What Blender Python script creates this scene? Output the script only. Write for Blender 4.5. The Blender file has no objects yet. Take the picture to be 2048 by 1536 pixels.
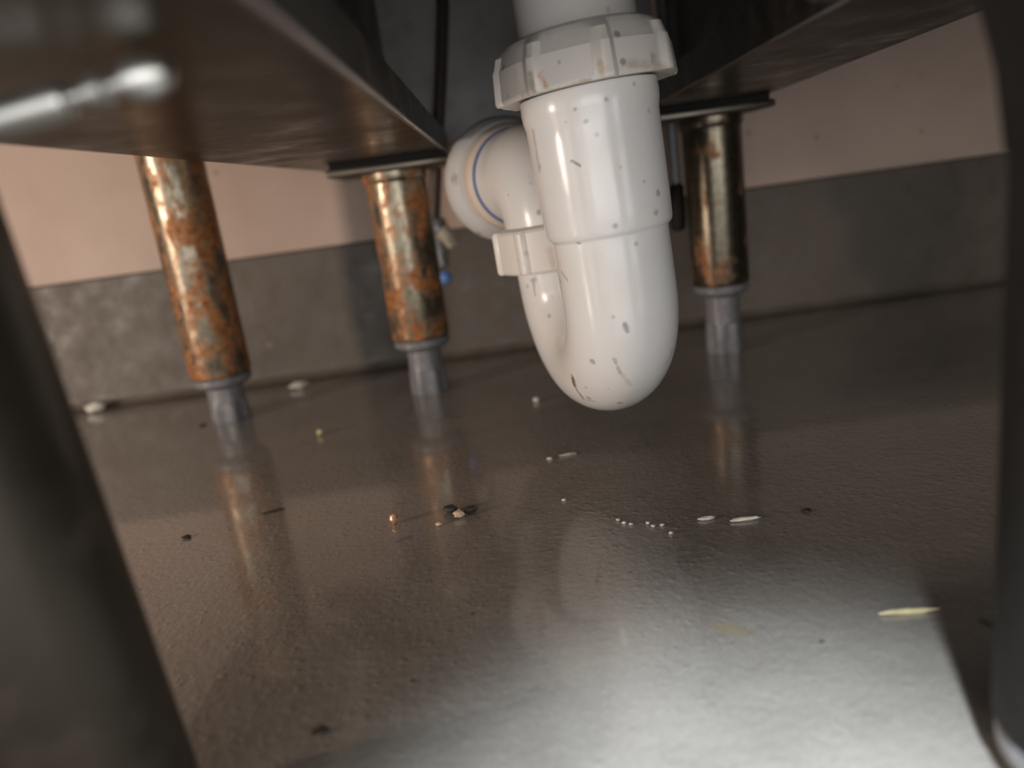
import bpy, math, random
from mathutils import Vector, Matrix, noise
random.seed(7)
R = math.radians
SC = bpy.context.scene

# ------------------------------------------------------------------ camera
CAM_H = 0.124
cd = bpy.data.cameras.new('camera'); cam = bpy.data.objects.new('camera', cd)
SC.collection.objects.link(cam); SC.camera = cam
PITCH, ROLL, FPX = R(14.5), R(7.9), 1500.0
cd.sensor_width = 36.0; cd.lens = FPX / 2048 * 36
cd.clip_start = 0.01; cd.clip_end = 50
cd.dof.use_dof = True; cd.dof.focus_distance = 0.275; cd.dof.aperture_fstop = 6.0
fwd = Vector((0, math.cos(PITCH), -math.sin(PITCH)))
down = Vector((0, -math.sin(PITCH), -math.cos(PITCH)))
right = Vector((1, 0, 0))
# image x axis and image down axis in (right, down) coordinates
ix = right * math.cos(ROLL) + down * math.sin(ROLL)
iy = -right * math.sin(ROLL) + down * math.cos(ROLL)
# the photograph's up leans left: floor vertical points to lower right
m = Matrix((ix, -iy, -fwd)).transposed().to_4x4()
m.translation = Vector((0, 0, CAM_H))
cam.matrix_world = m

# ------------------------------------------------------------------ world, lights, exposure
w = bpy.data.worlds.new('world'); SC.world = w; w.use_nodes = True
w.node_tree.nodes['Background'].inputs[0].default_value = (0.75, 0.68, 0.6, 1)
w.node_tree.nodes['Background'].inputs[1].default_value = 0.012
SC.view_settings.view_transform = 'Standard'; SC.view_settings.look = 'None'
SC.view_settings.gamma = 1; SC.view_settings.use_curve_mapping = False
SC.view_settings.exposure = 0.0

def area(name, loc, target, sx, sy, power, col):
    l = bpy.data.lights.new(name, 'AREA'); l.shape = 'RECTANGLE'; l.size = sx; l.size_y = sy
    l.energy = power; l.color = col
    o = bpy.data.objects.new(name, l); SC.collection.objects.link(o)
    o.location = loc
    o.rotation_euler = (Vector(target) - Vector(loc)).to_track_quat('-Z', 'Y').to_euler()
    return o
area('warm_side_light', (-0.72, 0.02, 0.15), (-0.1, 0.42, 0.08), 0.05, 0.13, 2.85, (1.0, 0.82, 0.68))
area('room_light', (-0.25, -0.50, 0.15), (0.05, 0.3, 0.11), 1.3, 0.24, 2.1, (0.97, 0.98, 1.0))
area('fill_light', (0.10, -0.24, 0.115), (0.05, 0.3, 0.13), 0.65, 0.18, 1.0, (1.0, 0.985, 0.975))
def spot(name, loc, target, power, col, size, blend, radius):
    l = bpy.data.lights.new(name, 'SPOT'); l.energy = power; l.color = col; l.spot_size = R(size)
    l.spot_blend = blend; l.shadow_soft_size = radius
    o = bpy.data.objects.new(name, l); SC.collection.objects.link(o); o.location = loc
    o.rotation_euler = (Vector(target) - Vector(loc)).to_track_quat('-Z', 'Y').to_euler(); return o
spot('torch_light', (-0.08, -0.33, 0.60), (0.036, 0.070, 0), 90.0, (0.78, 0.90, 1.0), 17.0, 1.0, 0.02)

# ------------------------------------------------------------------ helpers
def P(px, py, Y=None, Z=None):
    """world point on the line of sight through a photograph pixel at wall distance Y or height Z (used only to measure positions)"""
    d = fwd*FPX + ix*(px - 1024) + iy*(py - 768)
    t = (Y / d.y) if Y is not None else ((Z - CAM_H) / d.z)
    return Vector((0, 0, CAM_H)) + d*t

def link(o): SC.collection.objects.link(o); return o
WORLD = {}
def finish(name, verts, faces, mat, parent=None, origin=None, smooth=True, angle=40, mats=None, fmat=None):
    if origin is None:
        xs = [v[0] for v in verts]; ys = [v[1] for v in verts]; zs = [v[2] for v in verts]
        origin = Vector(((min(xs)+max(xs))/2, (min(ys)+max(ys))/2, min(zs)))
    origin = Vector(origin)
    me = bpy.data.meshes.new(name)
    me.from_pydata([tuple(Vector(v) - origin) for v in verts], [], faces)
    for mm in (mats or [mat]): me.materials.append(mm)
    if fmat:
        for p, k in zip(me.polygons, fmat): p.material_index = k
    if smooth:
        me.polygons.foreach_set('use_smooth', [True] * len(me.polygons))
        me.set_sharp_from_angle(angle=R(angle))
    me.update()
    o = bpy.data.objects.new(name, me); link(o)
    o.location = origin
    WORLD[o.name] = origin
    if parent is not None:
        o.parent = parent; o.location = origin - WORLD[parent.name]
    return o
def empty(name, loc, label, cat, group=None):
    o = bpy.data.objects.new(name, None); link(o); o.location = loc; o.empty_display_size = 0.02
    WORLD[o.name] = Vector(loc)
    tag(o, label, cat, group); return o
def tag(o, label=None, cat=None, group=None, kind=None):
    if label: o['label'] = label
    if cat: o['category'] = cat
    if group: o['group'] = group
    if kind: o['kind'] = kind
    return o

class MB:
    def __init__(s): s.v = []; s.f = []
    def add(s, v, f):
        n = len(s.v); s.v += [Vector(a) for a in v]; s.f += [tuple(i+n for i in q) for q in f]; return s
    def box(s, x0, x1, y0, y1, z0, z1, bev=0.0, M=None):
        if bev <= 0:
            v = [(x, y, z) for z in (z0, z1) for x, y in ((x0, y0), (x1, y0), (x1, y1), (x0, y1))]
            f = [(3, 2, 1, 0), (4, 5, 6, 7), (0, 1, 5, 4), (1, 2, 6, 5), (2, 3, 7, 6), (3, 0, 4, 7)]
        else:
            b = bev; v = []; f = []
            rings = []
            for z, i in ((z0, b), (z0 + b*0.3, b*0.3), (z0 + b, 0), (z1 - b, 0), (z1 - b*0.3, b*0.3), (z1, b)):
                r = []
                cx0, cx1, cy0, cy1 = x0 + i, x1 - i, y0 + i, y1 - i
                c = b
                for cx, cy, a0 in ((cx1-c, cy1-c, 0), (cx0+c, cy1-c, 90), (cx0+c, cy0+c, 180), (cx1-c, cy0+c, 270)):
                    for k in range(4):
                        a = R(a0 + 30*k); r.append((cx + c*math.cos(a), cy + c*math.sin(a), z))
                rings.append(r)
            n = len(rings[0])
            for r in rings: v += r
            for k in range(len(rings)-1):
                for i in range(n):
                    j = (i+1) % n; f.append((k*n+i, k*n+j, (k+1)*n+j, (k+1)*n+i))
            f.append(tuple(range(n-1, -1, -1))); f.append(tuple((len(rings)-1)*n + i for i in range(n)))
        if M is not None: v = [M @ Vector(a) for a in v]
        return s.add(v, f)
    def frame_rings(s, rings, closed=True, caps=True):
        n = len(rings[0]); v = [p for r in rings for p in r]; f = []
        for k in range(len(rings)-1):
            for i in range(n):
                j = (i+1) % n; f.append((k*n+i, k*n+j, (k+1)*n+j, (k+1)*n+i))
        if caps:
            f.append(tuple(range(n-1, -1, -1))); f.append(tuple((len(rings)-1)*n + i for i in range(n)))
        return s.add(v, f)
    def lathe(s, c, prof, axis=(0, 0, 1), seg=64, rib=None, caps=True):
        """prof: list of (radius, distance along axis); rib(theta, radius, h) -> radius"""
        ax = Vector(axis).normalized()
        up = Vector((0, 0, 1)) if abs(ax.z) < 0.9 else Vector((0, 1, 0))
        a = up.cross(ax).normalized() if abs(ax.z) < 0.9 else Vector((1, 0, 0))
        b = ax.cross(a).normalized()
        c = Vector(c); rings = []
        for r, h in prof:
            ring = []
            for i in range(seg):
                t = 2*math.pi*i/seg
                rr = rib(t, r, h) if rib else r
                ring.append(c + ax*h + (a*math.cos(t) + b*math.sin(t))*rr)
            rings.append(ring)
        return s.frame_rings(rings, caps=caps)
    def sweep(s, pts, rad, seg=48, caps=True):
        pts = [Vector(p) for p in pts]; n = len(pts)
        if not isinstance(rad, (list, tuple)): rad = [rad]*n
        tans = [(pts[min(i+1, n-1)] - pts[max(i-1, 0)]).normalized() for i in range(n)]
        a = tans[0].orthogonal().normalized(); rings = []
        for p, t, r in zip(pts, tans, rad):
            a = (a - t*a.dot(t)).normalized(); b = t.cross(a)
            rings.append([p + (a*math.cos(2*math.pi*i/seg) + b*math.sin(2*math.pi*i/seg))*r for i in range(seg)])
        return s.frame_rings(rings, caps=caps)
    def build(s, name, mat, parent=None, **k): return finish(name, s.v, s.f, mat, parent, **k)

# ------------------------------------------------------------------ materials
def new(name):
    m = bpy.data.materials.new(name); m.use_nodes = True
    nt = m.node_tree; b = nt.nodes['Principled BSDF']; return m, nt, b
def N(nt, t, **k):
    n = nt.nodes.new(t)
    for a, v in k.items():
        if a in n.inputs: n.inputs[a].default_value = v
        else: setattr(n, a, v)
    return n
def co(nt, scale=(1, 1, 1), geo=True):
    t = nt.nodes.new('ShaderNodeNewGeometry') if geo else nt.nodes.new('ShaderNodeTexCoord')
    mp = nt.nodes.new('ShaderNodeMapping'); mp.inputs['Scale'].default_value = scale
    nt.links.new(t.outputs['Position'] if geo else t.outputs['Object'], mp.inputs['Vector'])
    return mp.outputs[0]
def nz(nt, vec, scale, detail=4, rough=0.55):
    n = nt.nodes.new('ShaderNodeTexNoise'); n.inputs['Scale'].default_value = scale
    n.inputs['Detail'].default_value = detail; n.inputs['Roughness'].default_value = rough
    nt.links.new(vec, n.inputs['Vector']); return n.outputs['Fac']
def ramp(nt, fac, stops):
    r = nt.nodes.new('ShaderNodeValToRGB'); e = r.color_ramp.elements
    while len(e) < len(stops): e.new(0.5)
    for q, (p, c) in zip(e, stops):
        q.position = p; q.color = (c, c, c, 1) if isinstance(c, (int, float)) else (*c, 1)
    nt.links.new(fac, r.inputs[0]); return r.outputs[0]
def mix(nt, fac, a, b, mode='MIX'):
    x = nt.nodes.new('ShaderNodeMix'); x.data_type = 'RGBA'; x.blend_type = mode
    for i, v in ((0, fac), (6, a), (7, b)):
        if isinstance(v, (int, float)): x.inputs[i].default_value = v
        elif isinstance(v, tuple): x.inputs[i].default_value = (*v, 1)
        else: nt.links.new(v, x.inputs[i])
    return x.outputs[2]
def bump(nt, b, h, strength, dist):
    n = nt.nodes.new('ShaderNodeBump'); n.inputs['Strength'].default_value = strength
    n.inputs['Distance'].default_value = dist
    nt.links.new(h, n.inputs['Height']); nt.links.new(n.outputs[0], b.inputs['Normal']); return n

def spots(nt, scale, thr, soft, seed=0.0, rnd=1.0):
    """sparse round spots mask 0..1"""
    g = nt.nodes.new('ShaderNodeNewGeometry')
    mp = nt.nodes.new('ShaderNodeMapping'); mp.inputs['Location'].default_value = (seed, seed*1.7, seed*0.6)
    nt.links.new(g.outputs['Position'], mp.inputs['Vector'])
    v = nt.nodes.new('ShaderNodeTexVoronoi'); v.inputs['Scale'].default_value = scale
    v.inputs['Randomness'].default_value = rnd
    nt.links.new(mp.outputs[0], v.inputs['Vector'])
    c = ramp(nt, v.outputs['Distance'], [(thr, 1.0), (thr + soft, 0.0)])
    sep = nt.nodes.new('ShaderNodeSeparateColor'); nt.links.new(v.outputs['Color'], sep.inputs[0])
    k = ramp(nt, sep.outputs[0], [(0.55, 0.0), (0.6, 1.0)])
    return mix(nt, 1.0, c, k, 'MULTIPLY')

def mat_floor(name, base, dark, rough, bstr, cove=False):
    m, nt, b = new(name)
    v = co(nt)
    big = nz(nt, v, 9, 5); mid = nz(nt, v, 60, 4); fine = nz(nt, v, 900, 2)
    c = ramp(nt, big, [(0.32, dark), (0.68, base)])
    c = mix(nt, 0.35, c, ramp(nt, mid, [(0.3, dark), (0.7, base)]))
    c = mix(nt, 0.16, c, ramp(nt, fine, [(0.35, (0.12, 0.1, 0.09)), (0.65, (0.75, 0.72, 0.68))]), 'OVERLAY')
    dk = spots(nt, 75, 0.045, 0.03, 3.1)
    c = mix(nt, mix(nt, 1.0, dk, (0.75, 0.75, 0.75), 'MULTIPLY'), c, (0.05, 0.04, 0.035))
    nt.links.new(c, b.inputs['Base Color'])
    rr = ramp(nt, mid, [(0.3, rough*0.75), (0.7, rough*1.35)])
    nt.links.new(rr, b.inputs['Roughness'])
    b.inputs['Specular IOR Level'].default_value = 0.62
    b.inputs['Coat Weight'].default_value = 0.9 if not cove else 0.0; b.inputs['Coat Roughness'].default_value = 0.075; b.inputs['Coat IOR'].default_value = 1.6
    # safety-vinyl grit: rounded little bumps plus soft waviness
    vv = nt.nodes.new('ShaderNodeTexVoronoi'); vv.inputs['Scale'].default_value = 210
    nt.links.new(v, vv.inputs['Vector'])
    h1 = ramp(nt, vv.outputs['Distance'], [(0.0, 1.0), (0.28, 0.0)])
    h2 = nz(nt, v, 45, 3)
    h3 = nz(nt, v, 320, 2)
    a1 = nt.nodes.new('ShaderNodeMath'); a1.operation = 'MULTIPLY_ADD'; a1.inputs[1].default_value = 0.5
    nt.links.new(h1, a1.inputs[0]); 
    a2 = nt.nodes.new('ShaderNodeMath'); a2.operation = 'MULTIPLY_ADD'; a2.inputs[1].default_value = 0.9
    nt.links.new(h2, a2.inputs[0]); nt.links.new(h3, a2.inputs[2]); nt.links.new(a2.outputs[0], a1.inputs[2])
    bump(nt, b, a1.outputs[0], bstr*1.15, 0.0007)
    return m
M_floor = mat_floor('vinyl_floor', (0.34, 0.305, 0.27), (0.225, 0.197, 0.170), 0.3, 0.4)
M_skirt = mat_floor('vinyl_skirting', (0.155, 0.128, 0.10), (0.10, 0.081, 0.065), 0.55, 0.3, True)

m, nt, b = new('wall_paint'); M_wall = m
v = co(nt); c = ramp(nt, nz(nt, v, 14, 5), [(0.3, (0.52, 0.385, 0.315)), (0.7, (0.61, 0.465, 0.375))])
dk = spots(nt, 45, 0.06, 0.05, 9.3)
c = mix(nt, mix(nt, 1.0, dk, (0.55, 0.55, 0.55), 'MULTIPLY'), c, (0.22, 0.15, 0.12))
nt.links.new(c, b.inputs['Base Color']); b.inputs['Roughness'].default_value = 0.6
bump(nt, b, nz(nt, v, 500, 3), 0.25, 0.0004)

def mat_pvc(name, col, rough=0.19, dirt=1.0):
    m, nt, b = new(name)
    v = co(nt)
    c = mix(nt, ramp(nt, nz(nt, v, 30, 4), [(0.45, 0.0), (0.8, 0.5)]), col, tuple(a*f for a, f in zip(col, (0.95, 0.89, 0.8))))
    s1 = spots(nt, 105, 0.10, 0.07, 1.3)
    c = mix(nt, mix(nt, 1.0, s1, (0.55*dirt,)*3, 'MULTIPLY'), c, (0.22, 0.2, 0.19))
    st = co(nt, (1, 1, 0.45))
    sc = ramp(nt, nz(nt, st, 62, 6, 0.7), [(0.66, 0.0), (0.72, 0.45*dirt)])
    c = mix(nt, sc, c, (0.33, 0.29, 0.25))
    nt.links.new(c, b.inputs['Base Color'])
    nt.links.new(ramp(nt, nz(nt, v, 80, 3), [(0.3, rough*0.7), (0.75, rough*1.5)]), b.inputs['Roughness'])
    b.inputs['Subsurface Weight'].default_value = 0.12
    b.inputs['Subsurface Radius'].default_value = (0.003, 0.0026, 0.0022)
    b.inputs['Subsurface Scale'].default_value = 1.0
    bump(nt, b, nz(nt, v, 150, 3), 0.12, 0.0004)
    return m
def add_marks(m, marks):
    """dirt marks with a place of their own: (centre, radius, colour, strength, stretch vector or None)"""
    nt = m.node_tree; b = nt.nodes['Principled BSDF']
    lk = b.inputs['Base Color'].links[0]; c = lk.from_socket
    g = nt.nodes.new('ShaderNodeNewGeometry')
    n = nt.nodes.new('ShaderNodeTexNoise'); n.inputs['Scale'].default_value = 420; n.inputs['Detail'].default_value = 3
    nt.links.new(g.outputs['Position'], n.inputs['Vector'])
    for (p, r, col, st, q) in marks:
        # distance to the segment p-q
        q = p if q is None else q
        ab = q - p; L2 = max(ab.length_squared, 1e-12)
        sub = nt.nodes.new('ShaderNodeVectorMath'); sub.operation = 'SUBTRACT'; sub.inputs[1].default_value = p
        nt.links.new(g.outputs['Position'], sub.inputs[0])
        dot = nt.nodes.new('ShaderNodeVectorMath'); dot.operation = 'DOT_PRODUCT'; dot.inputs[1].default_value = ab / L2
        nt.links.new(sub.outputs[0], dot.inputs[0])
        cl = nt.nodes.new('ShaderNodeClamp'); nt.links.new(dot.outputs['Value'], cl.inputs[0])
        sc = nt.nodes.new('ShaderNodeVectorMath'); sc.operation = 'SCALE'; sc.inputs[0].default_value = ab
        nt.links.new(cl.outputs[0], sc.inputs['Scale'])
        s2 = nt.nodes.new('ShaderNodeVectorMath'); s2.operation = 'SUBTRACT'
        nt.links.new(sub.outputs[0], s2.inputs[0]); nt.links.new(sc.outputs[0], s2.inputs[1])
        ln = nt.nodes.new('ShaderNodeVectorMath'); ln.operation = 'LENGTH'; nt.links.new(s2.outputs[0], ln.inputs[0])
        ad = nt.nodes.new('ShaderNodeMath'); ad.operation = 'MULTIPLY_ADD'; ad.inputs[1].default_value = r*1.6
        nt.links.new(n.outputs['Fac'], ad.inputs[0]); nt.links.new(ln.outputs['Value'], ad.inputs[2])
        dv = nt.nodes.new('ShaderNodeMath'); dv.operation = 'DIVIDE'; dv.inputs[1].default_value = r*1.8
        nt.links.new(ad.outputs[0], dv.inputs[0])
        f = ramp(nt, dv.outputs[0], [(0.55, st), (0.95, 0.0)])
        c = mix(nt, f, c, col)
    nt.links.new(c, b.inputs['Base Color'])
def on_surface(objs, px, py):
    from mathutils.bvhtree import BVHTree
    best = None; o0 = Vector((0, 0, CAM_H)); d = (fwd*FPX + ix*(px-1024) + iy*(py-768)).normalized()
    for o in objs:
        mw = Matrix.Translation(o.location)
        p = o.parent
        if p: mw = Matrix.Translation(p.location) @ p.rotation_euler.to_matrix().to_4x4() @ mw
        t = BVHTree.FromPolygons([mw @ v.co for v in o.data.vertices], [tuple(f.vertices) for f in o.data.polygons])
        h = t.ray_cast(o0, d)
        if h[0] is not None and (best is None or h[3] < best[1]): best = (h[0], h[3])
    return best[0] if best else None
M_pvc = mat_pvc('white_pvc', (0.80, 0.775, 0.75))
M_nut = mat_pvc('cream_pvc', (0.78, 0.725, 0.665), 0.34, 1.3)
M_ring = mat_pvc('beige_ring', (0.70, 0.58, 0.48), 0.5, 0.6)
M_grit = mat_pvc('dusty_pvc', (0.62, 0.60, 0.585), 0.6, 1.6)

m, nt, b = new('blue_rubber'); M_blue = m
b.inputs['Base Color'].default_value = (0.10, 0.16, 0.36, 1); b.inputs['Roughness'].default_value = 0.4

def mat_tube(name, rust, gain=1.0):
    m, nt, b = new(name)
    v = co(nt); vs = co(nt, (1, 1, 0.5))
    n1 = nz(nt, vs, 75, 6, 0.65); n2 = nz(nt, v, 260, 4)
    mask = ramp(nt, n1, [(0.56 - rust*0.2, 0.0), (0.68 - rust*0.2, 1.0)])
    c0 = ramp(nt, n2, [(0.3, (0.28*gain, 0.235*gain, 0.165*gain)), (0.7, (0.48*gain, 0.42*gain, 0.32*gain))])
    c1 = ramp(nt, n2, [(0.3, (0.20, 0.065, 0.018)), (0.7, (0.52, 0.22, 0.07))])
    nt.links.new(mix(nt, mask, c0, c1), b.inputs['Base Color'])
    nt.links.new(ramp(nt, mask, [(0.0, 0.9), (1.0, 0.15)]), b.inputs['Metallic'])
    nt.links.new(ramp(nt, mask, [(0.0, 0.30), (1.0, 0.6)]), b.inputs['Roughness'])
    bump(nt, b, n2, 0.3, 0.0003)
    return m
M_rusty = mat_tube('rusty_tube', 0.62, 0.75); M_rust2 = mat_tube('speckled_tube', 0.54, 0.7); M_brass = mat_tube('tarnished_tube', 0.12, 0.45)

def mat_steel(name, col, rough, metal=1.0, dirt=0.5):
    m, nt, b = new(name)
    v = co(nt); n1 = nz(nt, v, 38, 5, 0.65)
    mask = ramp(nt, n1, [(0.5, 0.0), (0.75, dirt)])
    nt.links.new(mix(nt, mask, col, (0.11, 0.08, 0.05)), b.inputs['Base Color'])
    nt.links.new(ramp(nt, mask, [(0.0, metal), (1.0, 0.1)]), b.inputs['Metallic'])
    nt.links.new(ramp(nt, n1, [(0.3, rough*0.8), (0.8, rough*1.7)]), b.inputs['Roughness'])
    bump(nt, b, nz(nt, v, 70, 3), 0.15, 0.0006)
    return m
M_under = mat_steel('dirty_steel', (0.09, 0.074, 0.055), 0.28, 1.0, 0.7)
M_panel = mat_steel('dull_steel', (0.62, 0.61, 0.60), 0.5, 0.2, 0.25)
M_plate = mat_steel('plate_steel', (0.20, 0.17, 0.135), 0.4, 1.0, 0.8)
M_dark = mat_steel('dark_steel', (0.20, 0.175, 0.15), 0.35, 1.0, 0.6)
M_bright = mat_steel('zinc_plate', (0.62, 0.62, 0.58), 0.28, 1.0, 0.3)

def plain(name, col, rough=0.5, metal=0.0, var=0.2, sc=300):
    m, nt, b = new(name)
    c = ramp(nt, nz(nt, co(nt), sc, 3), [(0.3, tuple(a*(1-var) for a in col)), (0.7, tuple(min(1, a*(1+var)) for a in col))])
    nt.links.new(c, b.inputs['Base Color']); b.inputs['Roughness'].default_value = rough
    b.inputs['Metallic'].default_value = metal; return m
M_black = plain('flat_black', (0.010, 0.009, 0.008), 0.6)
M_black.node_tree.nodes['Principled BSDF'].inputs['Specular IOR Level'].default_value = 0.2
M_blackleg = mat_steel('grimy_leg', (0.06, 0.05, 0.038), 0.35, 0.7, 0.6)
M_nylon = plain('grey_nylon', (0.20, 0.195, 0.20), 0.38)
M_brownpipe = plain('brown_hose', (0.10, 0.07, 0.055), 0.5)

# ------------------------------------------------------------------ the setting
WALL_Y = 0.591; SK_Y = 0.585
def struct(o): o['kind'] = 'structure'; return o
fl = MB().box(-2.5, 2.5, -2.5, WALL_Y, -0.05, 0.0).build('floor', M_floor, smooth=False); struct(fl)
wl = MB().box(-2.5, 2.5, WALL_Y, WALL_Y + 0.1, -0.05, 1.6).build('wall_back', M_wall, smooth=False); struct(wl)
# coved vinyl skirting
prof = [(WALL_Y, 0.0), (WALL_Y, 0.100), (SK_Y + 0.002, 0.100), (SK_Y, 0.0985)]
rad = 0.009
for k in range(9):
    a = R(90*k/8); prof.append((SK_Y - rad + rad*math.cos(a), 0.0005 + rad - rad*math.sin(a)))
n = len(prof); mb = MB()
mb.add([(x, y, z) for x in (-2.5, 2.5) for y, z in prof],
       [(i, (i+1) % n, n + (i+1) % n, n + i) for i in range(n)] + [tuple(range(n-1, -1, -1)), tuple(range(n, 2*n))])
struct(mb.build('baseboard_back', M_skirt))

# ------------------------------------------------------------------ cabinet legs
def make_leg(parent, x, y, z_top, z_tube, mat, plate=True, rt=0.019, rf=0.0118, pt=0.0075, plate_mat=None, rot=0, bolts=False, poff=0.0):
    """tube (the part itself) with mounting_plate and adjustable_foot as sub-parts"""
    zt = z_top - (pt if plate else 0)
    t = MB()
    t.lathe((x, y, 0), [(rt*0.90, z_tube), (rt*0.97, z_tube+0.0006), (rt, z_tube+0.0025), (rt, zt-0.0062),
                        (rt*1.03, zt-0.0056), (rt*1.07, zt-0.0045), (rt*1.07, zt)], seg=56)
    leg = t.build('leg', mat, parent)
    f = MB()
    f.lathe((x, y, 0), [(rf*1.02, 0.0), (rf*1.06, 0.0012), (rf, z_tube*0.42), (rf*0.96, z_tube*0.44), (rf*0.94, z_tube*0.62),
                        (rf*0.94, z_tube-0.0085), (rt*0.84, z_tube-0.0065), (rt*0.96, z_tube-0.0045), (rt*0.97, z_tube-0.0006),
                        (rt*0.9, z_tube)], seg=48, caps=True,
            rib=lambda th, r, h: r*(0.93 + 0.07*max(-1, min(1, 1.6*math.cos(6*th)))) if h < z_tube*0.43 else r)
    f.build('adjustable_foot', M_nylon, leg)
    if plate:
        p = MB(); s = 0.0365
        Mx = Matrix.Translation((x + poff, y, 0)) @ Matrix.Rotation(rot, 4, 'Z')
        p.box(-s, s, -s, s, zt, zt + 0.0042, 0.0012, Mx)
        pl = p.build('mounting_plate', plate_mat or M_plate, leg, smooth=True)
        MB().box(-s*0.93, s*0.93, -s*0.93, s*0.93, zt + 0.0042, z_top, 0.0, Mx).build('dark_gap', M_black, leg, smooth=False)  # black block standing in for the shaded gap above the plate
        if bolts:
            for bx in (-1, 1):
                for by in (-1, 1):
                    c = Mx @ Vector((bx*0.029, by*0.029, zt))
                    bb = MB().lathe(c, [(0.0035, 0), (0.0048, -0.0008), (0.005, -0.0032), (0.004, -0.004)], seg=6)
                    bb.build('bolt', M_bright, leg, smooth=False)
    return leg

# ------------------------------------------------------------------ sink cabinet
ZU = CAM_H + 0.027
sink = empty('sink_cabinet', (0.02, 0.3, 0),
             'dirty stainless steel sink cabinet on four round legs above the white drain trap', 'sink cabinet')
def rail(name, pts, z0, lip_side, mat, parent, lip=0.014, flip=False):
    """channel: flat bottom sheet given by 4 xy corners (front-left, front-right, back-right, back-left), folded lips up"""
    t = 0.0015; mb = MB()
    (ax, ay), (bx, by), (cx, cy), (dx, dy) = pts
    mb.add([(ax, ay, z0), (bx, by, z0), (cx, cy, z0), (dx, dy, z0), (ax, ay, z0+t), (bx, by, z0+t), (cx, cy, z0+t), (dx, dy, z0+t)],
           [(3, 2, 1, 0), (4, 5, 6, 7), (0, 1, 5, 4), (1, 2, 6, 5), (2, 3, 7, 6), (3, 0, 4, 7)])
    for (p, q, s) in (((ax, ay), (dx, dy), 1), ((bx, by), (cx, cy), -1)):
        mb.add([(p[0], p[1], z0+t), (p[0]+s*t, p[1], z0+t), (q[0]+s*t, q[1], z0+t), (q[0], q[1], z0+t),
                (p[0], p[1], z0+lip), (p[0]+s*t, p[1], z0+lip), (q[0]+s*t, q[1], z0+lip), (q[0], q[1], z0+lip)],
               [(3, 2, 1, 0), (4, 5, 6, 7), (0, 1, 5, 4), (1, 2, 6, 5), (2, 3, 7, 6), (3, 0, 4, 7)])
    return mb.build(name, mat, parent, smooth=False)
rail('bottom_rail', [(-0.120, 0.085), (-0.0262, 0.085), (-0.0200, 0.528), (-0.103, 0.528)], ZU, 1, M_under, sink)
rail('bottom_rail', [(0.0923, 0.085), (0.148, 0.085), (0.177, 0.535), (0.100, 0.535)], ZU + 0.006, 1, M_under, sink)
def bead(p, q, z, r, parent):
    return MB().sweep([Vector((*p, z)), Vector(p).lerp(Vector(q), 0.5).to_3d() + Vector((0, 0, z)), Vector((*q, z))], r, seg=16).build('rolled_edge', M_bead, parent)
M_bead = mat_steel('bright_edge', (0.34, 0.30, 0.29), 0.35, 1.0, 0.3)  # brighter steel than the rail, along its rolled edge
bead((-0.0262, 0.085), (-0.0200, 0.528), ZU + 0.0004, 0.0011, sink)
bead((0.0923, 0.085), (0.100, 0.535), ZU + 0.0064, 0.0008, sink)
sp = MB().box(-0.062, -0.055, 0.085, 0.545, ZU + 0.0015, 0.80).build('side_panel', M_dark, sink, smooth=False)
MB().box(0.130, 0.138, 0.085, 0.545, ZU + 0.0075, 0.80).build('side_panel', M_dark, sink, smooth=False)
bp = MB().box(-0.055, 0.128, 0.548, 0.552, 0.158, 0.80).box(-0.012, 0.128, 0.532, 0.548, 0.158, 0.1605)
bp.build('back_panel', M_panel, sink, smooth=False)
MB().box(-0.60, 0.70, 0.074, 0.084, 0.172, 0.80).build('front_light_blocker', M_dark, sink, smooth=False)  # unseen front, added to keep light off the floor further under
MB().box(-0.62, 0.72, 0.05, 0.58, 0.80, 0.84, 0.004).build('top_light_blocker', M_panel, sink, smooth=True)  # unseen top, added to stop light leaking in from above
mb = MB()   # bowl hanging from the worktop
mb.box(-0.03, 0.12, 0.2, 0.40, 0.46, 0.80, 0.01)
mb.build('sink_bowl', M_panel, sink)
make_leg(sink, -0.055, 0.49, ZU, 0.038, M_rust2, rt=0.0188, plate_mat=M_plate, rot=R(2))
make_leg(sink, 0.1455, 0.49, ZU + 0.006, 0.046, M_brass, rt=0.0182, plate_mat=M_dark, rot=R(3), poff=-0.010)
fleg = make_leg(sink, -0.094, 0.128, ZU, 0.012, M_blackleg, plate=False)
rleg = make_leg(sink, 0.1015, 0.115, ZU + 0.006, 0.012, M_black, plate_mat=M_dark, rot=R(2))

MB().lathe((0.1015, 0.115, 0), [(0.0186, 0.118), (0.0196, 0.119), (0.0212, 0.132), (0.0255, 0.1493), (0.0245, 0.1494)], seg=48).build('dark_corner_flare', M_black, rleg)  # made-up black flare, added to fill the dark upper corner
fleg.rotation_euler = (0, R(-3.0), 0)   # the near leg leans outwards
# bright cross bolt sticking out of the near leg, right under the rail
b0 = Vector((-0.092, 0.126, 0.1425)); b1 = P(345, 138, Y=0.120); L = (b1 - b0).length
MB().lathe(b0, [(0.0028, 0.0), (0.0028, L*0.62), (0.0024, L*0.65), (0.0014, L*0.66), (0.0014, L*0.72), (0.0023, L*0.73), (0.0024, L*0.78),
                (0.0014, L*0.79), (0.0014, L*0.86), (0.0033, L*0.865), (0.0034, L*0.93), (0.0022, L*0.98), (0.001, L)],
           axis=(b1 - b0), seg=32).build('cross_bolt', M_bright, sink)['label'] = 'shiny bolt'

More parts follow.
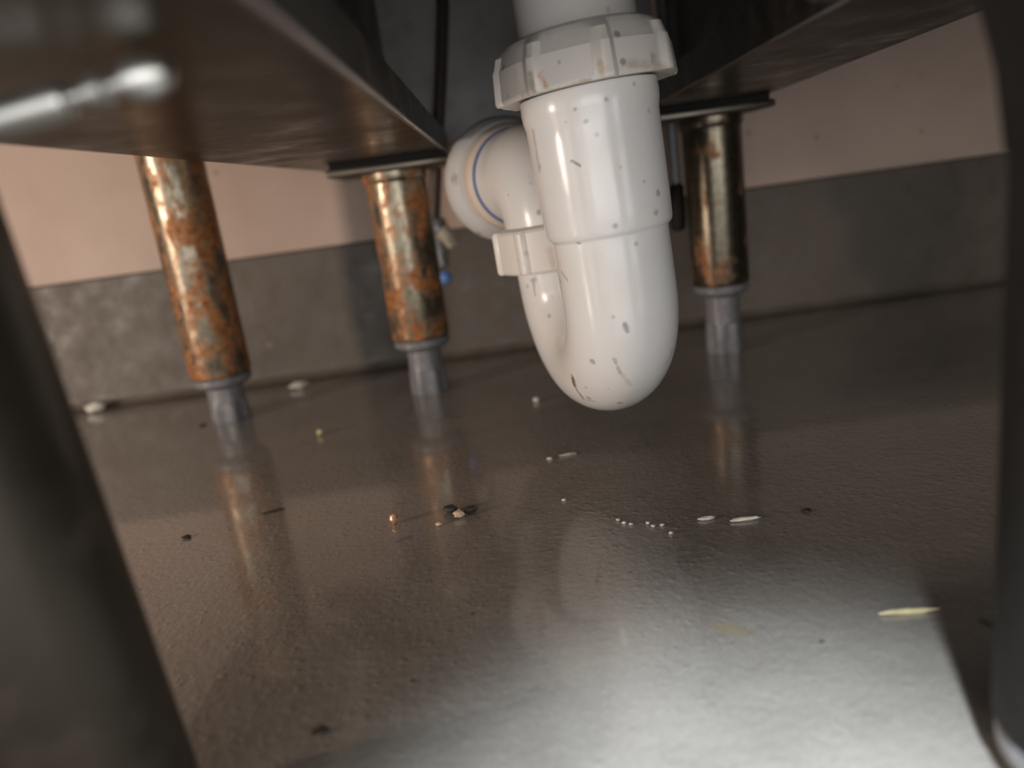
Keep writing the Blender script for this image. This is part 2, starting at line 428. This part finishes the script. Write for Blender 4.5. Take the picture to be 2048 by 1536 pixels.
# ------------------------------------------------------------------ neighbouring bench
bench = empty('steel_bench', (-0.19, 0.49, 0), 'steel bench left of the sink, standing on the most heavily rusted orange leg', 'bench')
make_leg(bench, -0.190, 0.49, 0.1880, 0.0315, M_rusty, plate=False, rt=0.0195, rf=0.0125)
rail('bottom_rail', [(-0.245, 0.09), (-0.150, 0.09), (-0.146, 0.535), (-0.240, 0.535)], 0.1880, 1, M_under, bench)
MB().box(-0.21, -0.20, 0.09, 0.545, 0.1895, 0.79).build('side_panel', M_dark, bench, smooth=False)

# ------------------------------------------------------------------ drain trap
TX, TY = 0.0453, 0.287
UB, UR, TR = 0.0262, 0.0325, 0.0220
du = Vector((-0.0137, 0.063, 0)).normalized()
zc = UB + UR + TR
trap = empty('drain_trap', (TX, TY, UB), 'glossy white plastic drain trap with a dirty U-bend hanging under the sink', 'drain pipe')
back = Vector((TX, TY, 0)) + du*2*UR
NUT_RIBS = 8
def rib_fn(h0, h1, amp, phase, nr=NUT_RIBS, asym=0.10, width=0.12):
    def f(th, r, h):
        if h < h0 or h > h1: return r
        t = ((th - phase) / (2*math.pi) * nr) % 1.0
        oct_r = r*(1 - 0.018*math.sin(math.pi*t)**2)
        if t < width: k = 1.0
        elif t < width + 0.05: k = 1 - (t - width)/0.05
        elif t > 1 - asym: k = (t - (1 - asym))/asym
        else: k = 0
        return oct_r + amp*k
    return f
# tail pipe
MB().lathe((TX, TY, 0), [(0.0213, 0.150), (0.0213, 0.455)], seg=64).build('tail_pipe', M_pvc, trap)
# upper compression nut
NB, NT = 0.1540, 0.1662
ph = R(-90 + 3)
up = MB().lathe((TX, TY, 0), [(0.0255, NB + 0.001), (0.030, NB-0.0002), (0.0316, NB), (0.0322, NB + 0.0012), (0.0313, NT - 0.001), (0.0306, NT),
                              (0.0294, NT + 0.0035), (0.0270, NT + 0.0062), (0.0235, NT + 0.0076), (0.0214, NT + 0.0072)],
                seg=192, rib=rib_fn(NB, NT + 0.0036, 0.0017, ph))
up.build('compression_nut', M_nut, trap, angle=28)
# body: socket and U-bend swept as one continuous moulding
pts, rad = [], []
for z, r in ((0.1545, 0.0226), (0.1540, 0.0247), (0.1500, 0.0251), (0.1470, 0.0249), (0.1440, 0.0243), (0.138, 0.0242), (0.125, 0.0241), (0.110, 0.0240),
             (0.1062, 0.0239), (0.1046, 0.0236), (0.1036, 0.0229), (0.1030, 0.0221), (0.1022, 0.0220), (0.100, 0.0220), (0.094, 0.0220)):
    pts.append(Vector((TX, TY, z))); rad.append(r)
c0 = Vector((TX, TY, zc)) + du*UR
K = 32
for k in range(K+1):
    a = math.pi*k/K
    pts.append(c0 + (-du)*math.cos(a)*UR + Vector((0, 0, -math.sin(a)*UR))); rad.append(TR + 0.0003*math.sin(a))
pts.append(Vector((back.x, back.y, zc + 0.012))); rad.append(TR)
body = MB().sweep(pts, rad, seg=96)
ub = body.build('trap_bend', M_pvc, trap, angle=50)
# brown dribble of sealant on the bend and scuff marks lie on its surface
def patch_on(o_name, mat, parent, center_dir_pts, label=None, thick=0.0005, n=26):
    pass
# second nut under the outlet elbow
n2b, n2t = 0.0885, 0.1075
MB().lathe((back.x, back.y, 0), [(0.0215, n2b + 0.0006), (0.0285, n2b), (0.0292, n2b+0.001), (0.0288, n2t - 0.0012), (0.0280, n2t), (0.0225, n2t + 0.0012)],
           seg=192, rib=rib_fn(n2b, n2t, 0.0016, R(-90 - 42))).build('compression_nut', M_nut, trap, angle=28)
# outlet elbow
ze = n2t; pts, rad = [], []
ELR = 0.024
dh = Vector((-0.28, 0.96, 0)).normalized()
zo = 0.1305
pts.append(Vector((back.x, back.y, ze - 0.004))); rad.append(0.0232)
ec = Vector((back.x, back.y, zo - ELR)) + dh*ELR
for k in range(21):
    a = math.pi/2*k/20
    pts.append(ec + (-dh)*math.cos(a)*ELR + Vector((0, 0, math.sin(a)*ELR))); rad.append(0.0234)
e_end = pts[-1]
pts.append(e_end + dh*0.014); rad.append(0.0234)
pts.append(e_end + dh*0.0145); rad.append(0.0205)
MB().sweep(pts, rad, seg=72).build('outlet_elbow', M_pvc, trap, angle=50)
o1 = e_end + dh*0.0135
MB().lathe(o1, [(0.0190, -0.0012), (0.0226, -0.0010), (0.0240, 0.0002), (0.0240, 0.006), (0.0215, 0.0075)], axis=dh, seg=64).build('sealing_ring', M_blue, trap)
MB().lathe(o1 + dh*0.003, [(0.0215, 0.0), (0.0245, -0.001), (0.0262, 0.0005), (0.0268, 0.003), (0.0262, 0.010), (0.024, 0.012)], axis=dh, seg=64).build('clamp_ring', M_ring, trap)
MB().lathe(o1 + dh*0.013, [(0.024, 0.0), (0.0285, 0.001), (0.0312, 0.005), (0.0322, 0.010), (0.0318, 0.017), (0.0300, 0.021), (0.0215, 0.022)], axis=dh, seg=72).build('wall_coupling', M_grit, trap)
tw = (WALL_Y + 0.001 - (o1 + dh*0.03).y) / dh.y
pp = o1 + dh*0.03
MB().sweep([pp, pp + dh*0.008, pp + dh*0.016 + Vector((0.0012, 0, 0)), pp + dh*0.024 + Vector((0.0035, 0, 0)), Vector((pp.x + 0.0, WALL_Y + 0.001, pp.z))], 0.0205, seg=48).build('waste_pipe', M_pvc, trap)

# the whole trap hangs a few degrees out of plumb
piv = Vector((TX, TY, 0.085)); rotm = Matrix.Rotation(R(-3.2), 4, 'Y')
trap.location = piv + rotm @ (trap.location - piv); trap.rotation_euler = (0, R(-3.2), 0)

parts = [o for o in bpy.data.objects if o.parent == trap]
def marks_on(mat, lst):
    out = []
    for (x, y, r, col, st, *q) in lst:
        p = on_surface(parts, x, y); q2 = on_surface(parts, *q) if q else None
        if p is not None: out.append((p, r, col, st, q2))
    add_marks(mat, out)
GR = (0.25, 0.24, 0.24); BR = (0.30, 0.17, 0.045); TN = (0.50, 0.36, 0.24)
marks_on(M_pvc, [
    (1145, 754, .0017, (0.16, 0.10, 0.03), 0.95, 1150, 772), (1152, 776, .0011, BR, 0.9, 1166, 796), (1166, 798, .0014, (0.55, 0.45, 0.2), 0.6, 1186, 802),
    (1172, 776, .0010, GR, 0.5), (1250, 650, .0015, GR, 0.75, 1255, 664), (1228, 718, .0012, GR, 0.45, 1240, 745), (1240, 745, .0016, TN, 0.35, 1262, 770),
    (1144, 322, .0009, GR, 0.8, 1160, 331), (1242, 334, .0010, (0.45, 0.45, 0.33), 0.7), (1313, 426, .0019, GR, 0.6), (1212, 198, .0013, GR, 0.65),
    (1172, 242, .0013, GR, 0.6), (1151, 218, .0011, GR, 0.55), (1132, 244, .0010, GR, 0.45), (1298, 222, .0016, GR, 0.4), (1268, 168, .0011, GR, 0.6),
    (1066, 262, .0018, (0.42, 0.40, 0.36), 0.55, 1078, 338), (1272, 488, .0013, GR, 0.5), (1158, 486, .0012, GR, 0.6), (1066, 560, .0020, GR, 0.5, 1078, 542),
    (1066, 562, .0012, GR, 0.5, 1070, 590), (1124, 545, .0010, GR, 0.4, 1134, 560), (1104, 590, .0012, TN, 0.3, 1112, 690), (1288, 362, .0008, GR, 0.5)])
marks_on(M_nut, [
    (1060, 150, .0017, (0.42, 0.33, 0.22), 0.7, 1068, 182), (1080, 150, .0016, (0.60, 0.30, 0.12), 0.65, 1090, 172), (1046, 190, .0017, (0.36, 0.33, 0.30), 0.6),
    (1085, 186, .0016, TN, 0.7, 1180, 160), (1200, 126, .0020, (0.62, 0.42, 0.26), 0.6, 1206, 140), (1260, 128, .0022, TN, 0.5, 1330, 136),
    (1118, 124, .0010, GR, 0.5), (988, 462, .0013, GR, 0.5), (1052, 508, .0018, GR, 0.45), (1100, 500, .0025, TN, 0.4, 1108, 530)])

# ------------------------------------------------------------------ brown hose behind the middle leg
hose = empty('water_hose', P(868, 445, Y=0.540), 'thin brown hose hanging down behind the middle leg with a small grey tap end', 'hose')
a = P(886, 10, Y=0.540); bq = P(868, 440, Y=0.540)
MB().sweep([a + Vector((0, 0, 0.25)), a, a.lerp(bq, 0.35) + Vector((0.0006, 0, 0)), a.lerp(bq, 0.7), bq], 0.0042, seg=20).build('hose_line', M_brownpipe, hose)
M_fit = plain('grey_fitting', (0.30, 0.30, 0.31), 0.3, 0.3)
M_beige = plain('beige_plastic', (0.55, 0.49, 0.38), 0.45)
e1 = P(870, 452, Y=0.540)
MB().lathe(e1 + Vector((0, 0, -0.007)), [(0.004, 0), (0.0075, 0.001), (0.0082, 0.003), (0.0082, 0.0095), (0.0068, 0.012), (0.0045, 0.0128)], seg=24,
           rib=lambda t, r, h: r*(1 + 0.04*math.cos(6*t))).build('hose_nut', M_fit, hose)
e2 = P(908, 492, Y=0.537); e3 = P(884, 535, Y=0.537)
MB().sweep([P(872, 458, Y=0.539), P(885, 465, Y=0.538), P(900, 476, Y=0.537), e2], [0.006, 0.0062, 0.0056, 0.0042], seg=20).build('spout', M_beige, hose)
MB().sweep([P(872, 470, Y=0.541), P(876, 495, Y=0.540), P(880, 520, Y=0.538), e3], [0.007, 0.0075, 0.0065, 0.005], seg=20).build('valve_body', M_fit, hose)
m, nt, b = new('blue_glass_button'); M_bluecap = m
b.inputs['Base Color'].default_value = (0.16, 0.34, 0.85, 1); b.inputs['Roughness'].default_value = 0.15
cc = P(890, 556, Y=0.534)
MB().lathe(cc + Vector((0, 0, -0.0045)), [(0.0015, 0), (0.0038, 0.0012), (0.0048, 0.0038), (0.0046, 0.0065), (0.0028, 0.009), (0.001, 0.0097)], seg=24).build('end_cap', M_bluecap, hose)

# dark cable between trap and right leg
cab = [P(1338, 180, Y=0.50), P(1346, 300, Y=0.50), P(1352, 370, Y=0.50)]
cb = empty('power_cable', cab[-1], 'dark cable with a black plug end hanging between trap and right leg', 'cable')
MB().sweep([cab[0] + Vector((0, 0, 0.3)), cab[0], cab[1], cab[2]], 0.0032, seg=16).build('cable_line', plain('grey_cable', (0.16, 0.16, 0.17), 0.4), cb)
MB().sweep([P(1352, 366, Y=0.50), P(1353, 374, Y=0.50), P(1356, 440, Y=0.50), P(1357, 458, Y=0.50), P(1357, 462, Y=0.50)], [0.003, 0.0048, 0.0052, 0.0045, 0.002], seg=20).build('plug_end', M_black, cb)

# ------------------------------------------------------------------ stains in the floor and skirting (surface marks)
add_marks(M_floor, [
    (P(796, 1082, Z=0), .0022, (0.06, 0.06, 0.17), 0.7, P(818, 1074, Z=0)),
    (P(1440, 1256, Z=0), .0035, (0.30, 0.23, 0.12), 0.6, P(1490, 1262, Z=0)),
    (P(1965, 1240, Z=0), .0022, (0.03, 0.025, 0.02), 0.8, P(1990, 1256, Z=0)),
    (P(700, 1180, Z=0), .012, (0.17, 0.13, 0.10), 0.25, P(790, 1300, Z=0)),
    (P(470, 1130, Z=0), .006, (0.20, 0.13, 0.07), 0.4, P(500, 1210, Z=0))])
add_marks(M_skirt, [(P(1598, 655, Y=SK_Y), .0035, (0.12, 0.01, 0.008), 0.8, P(1606, 662, Y=SK_Y)),
    (P(110, 640, Y=SK_Y), .006, (0.24, 0.20, 0.17), 0.4, P(140, 622, Y=SK_Y)), (P(190, 645, Y=SK_Y), .004, (0.25, 0.21, 0.18), 0.5, None),
    (P(540, 690, Y=SK_Y), .004, (0.28, 0.24, 0.21), 0.5, None)])

# ------------------------------------------------------------------ crumbs and bits of dirt on the floor
def lump(px, py, wpx, dpx, h, mat, seed, name, label, cat, ang=0.0, group=None, lift=0.0):
    """irregular crumb resting on the floor; sizes in photo pixels at that distance"""
    c = P(px, py, Z=h*0.4)
    dist = (c - Vector((0, 0, CAM_H))).length; k = dist/FPX
    a = wpx*k/2; d = dpx*k/2*2.0
    d = max(d, h*0.5)
    rings, nn = [], 14
    me = MB(); v = []; f = []
    for i in range(1, 9):
        t = math.pi*i/9
        ring = []
        for j in range(nn):
            p = 2*math.pi*j/nn
            q = Vector((math.sin(t)*math.cos(p), math.sin(t)*math.sin(p), -math.cos(t)))
            s_ = 1 + 0.38*noise.noise(q*1.6 + Vector((seed*3.1, seed, 0))) + 0.15*noise.noise(q*4 + Vector((0, seed*2.3, 1)))
            x, y, z = q.x*a*s_, q.y*d*s_, (q.z*s_)*h/2
            ca, sa = math.cos(ang), math.sin(ang)
            ring.append(Vector((c.x + x*ca - y*sa, c.y + x*sa + y*ca, z)))
        rings.append(ring)
    zmin = min(p.z for r in rings for p in r)
    for r in rings:
        for p in r: p.z += -zmin
    me.frame_rings(rings)
    o = me.build(name, mat); tag(o, label, cat, group); return o
M_white = plain('pale_crumb', (0.72, 0.68, 0.60), 0.6); M_tan = plain('tan_crumb', (0.55, 0.42, 0.28), 0.6)
M_copper = plain('copper_bead', (0.85, 0.48, 0.28), 0.3, 0.6); M_soil = plain('dark_crumb', (0.035, 0.026, 0.018), 0.6)
M_yell = plain('yellow_crumb', (0.62, 0.52, 0.28), 0.5)
C = 'debris'
lump(190, 818, 36, 6, 0.0070, M_white, 1, 'plaster_crumb', 'whitish plaster crumb lying against the skirting left of the rusty legs', C, 0.1)
lump(598, 772, 34, 8, 0.0055, M_white, 2, 'plaster_crumb', 'small pale shred at the skirting between the two rusty legs', C, 0.4)
lump(640, 866, 13, 8, 0.0035, M_yell, 3, 'yellow_crumb', 'tiny yellowish crumb on the floor between the two rusty legs', C)
lump(787, 1040, 19, 9, 0.0042, M_copper, 4, 'copper_bead', 'shiny copper coloured bead on the wet floor', 'bead')
lump(900, 1020, 30, 7, 0.0032, M_soil, 5, 'dirt_crumb', 'dark brown dirt crumb just left of the tan crumb', C, -0.2)
lump(942, 1022, 30, 6, 0.0026, M_soil, 6, 'dirt_crumb', 'dark brown dirt crumb just right of the tan crumb', C, 0.15)
lump(918, 1030, 22, 7, 0.0030, M_tan, 7, 'tan_crumb', 'pale tan crumb between two dark crumbs on the floor', C)
lump(878, 1048, 13, 7, 0.0014, M_tan, 8, 'tan_crumb', 'faint tan speck in front of the dark crumbs', C)
lump(1412, 1037, 34, 6, 0.0013, M_white, 9, 'pale_flake', 'shorter of two whitish flakes on the floor before the right leg', C, 0.1)
lump(1490, 1038, 58, 6, 0.0016, M_white, 10, 'pale_flake', 'longer of two whitish flakes on the floor before the right leg', C, -0.05)
lump(1810, 1225, 96, 4, 0.0014, M_yell, 11, 'straw_sliver', 'long thin straw coloured sliver on the floor at right', C, -0.12)
lump(1072, 800, 12, 6, 0.003, M_white, 12, 'pale_bead', 'tiny pale bead on the floor left of the trap bend', C)
lump(1136, 909, 36, 4, 0.0010, M_white, 13, 'pale_sliver', 'thin pale sliver on the dark floor below the trap', C, 0.1)
lump(1099, 917, 11, 5, 0.0010, M_white, 14, 'pale_speck', 'pale speck just left of the thin pale sliver', C)
lump(373, 1074, 17, 6, 0.0012, M_soil, 15, 'dark_speck', 'dark speck on the floor near the front left post', C)
lump(405, 850, 13, 5, 0.0012, M_soil, 16, 'dark_speck', 'dark speck left of the foot of the most rusted leg', C)
lump(548, 1022, 42, 2, 0.0009, M_soil, 17, 'dark_sliver', 'thin dark sliver beside the reflection of the most rusted leg', C, 0.35)
lump(1612, 1022, 20, 5, 0.0012, M_soil, 18, 'dark_speck', 'dark speck on the floor to the right of the pale flakes', C)
lump(638, 1464, 34, 7, 0.0010, M_soil, 19, 'dark_flake', 'dark flake on the bright floor near the camera', C, 0.2)
for k, (x, y) in enumerate([(1236, 1040), (1248, 1046), (1262, 1048), (1296, 1046), (1306, 1052), (1324, 1050), (1342, 1066), (1128, 1000)]):
    lump(x, y, 9, 4, 0.0009, M_white, 20 + k, 'grit_grain', 'tiny pale grit grain scattered on the floor left of the whitish flakes', C, 0, 'grit grains on the floor')
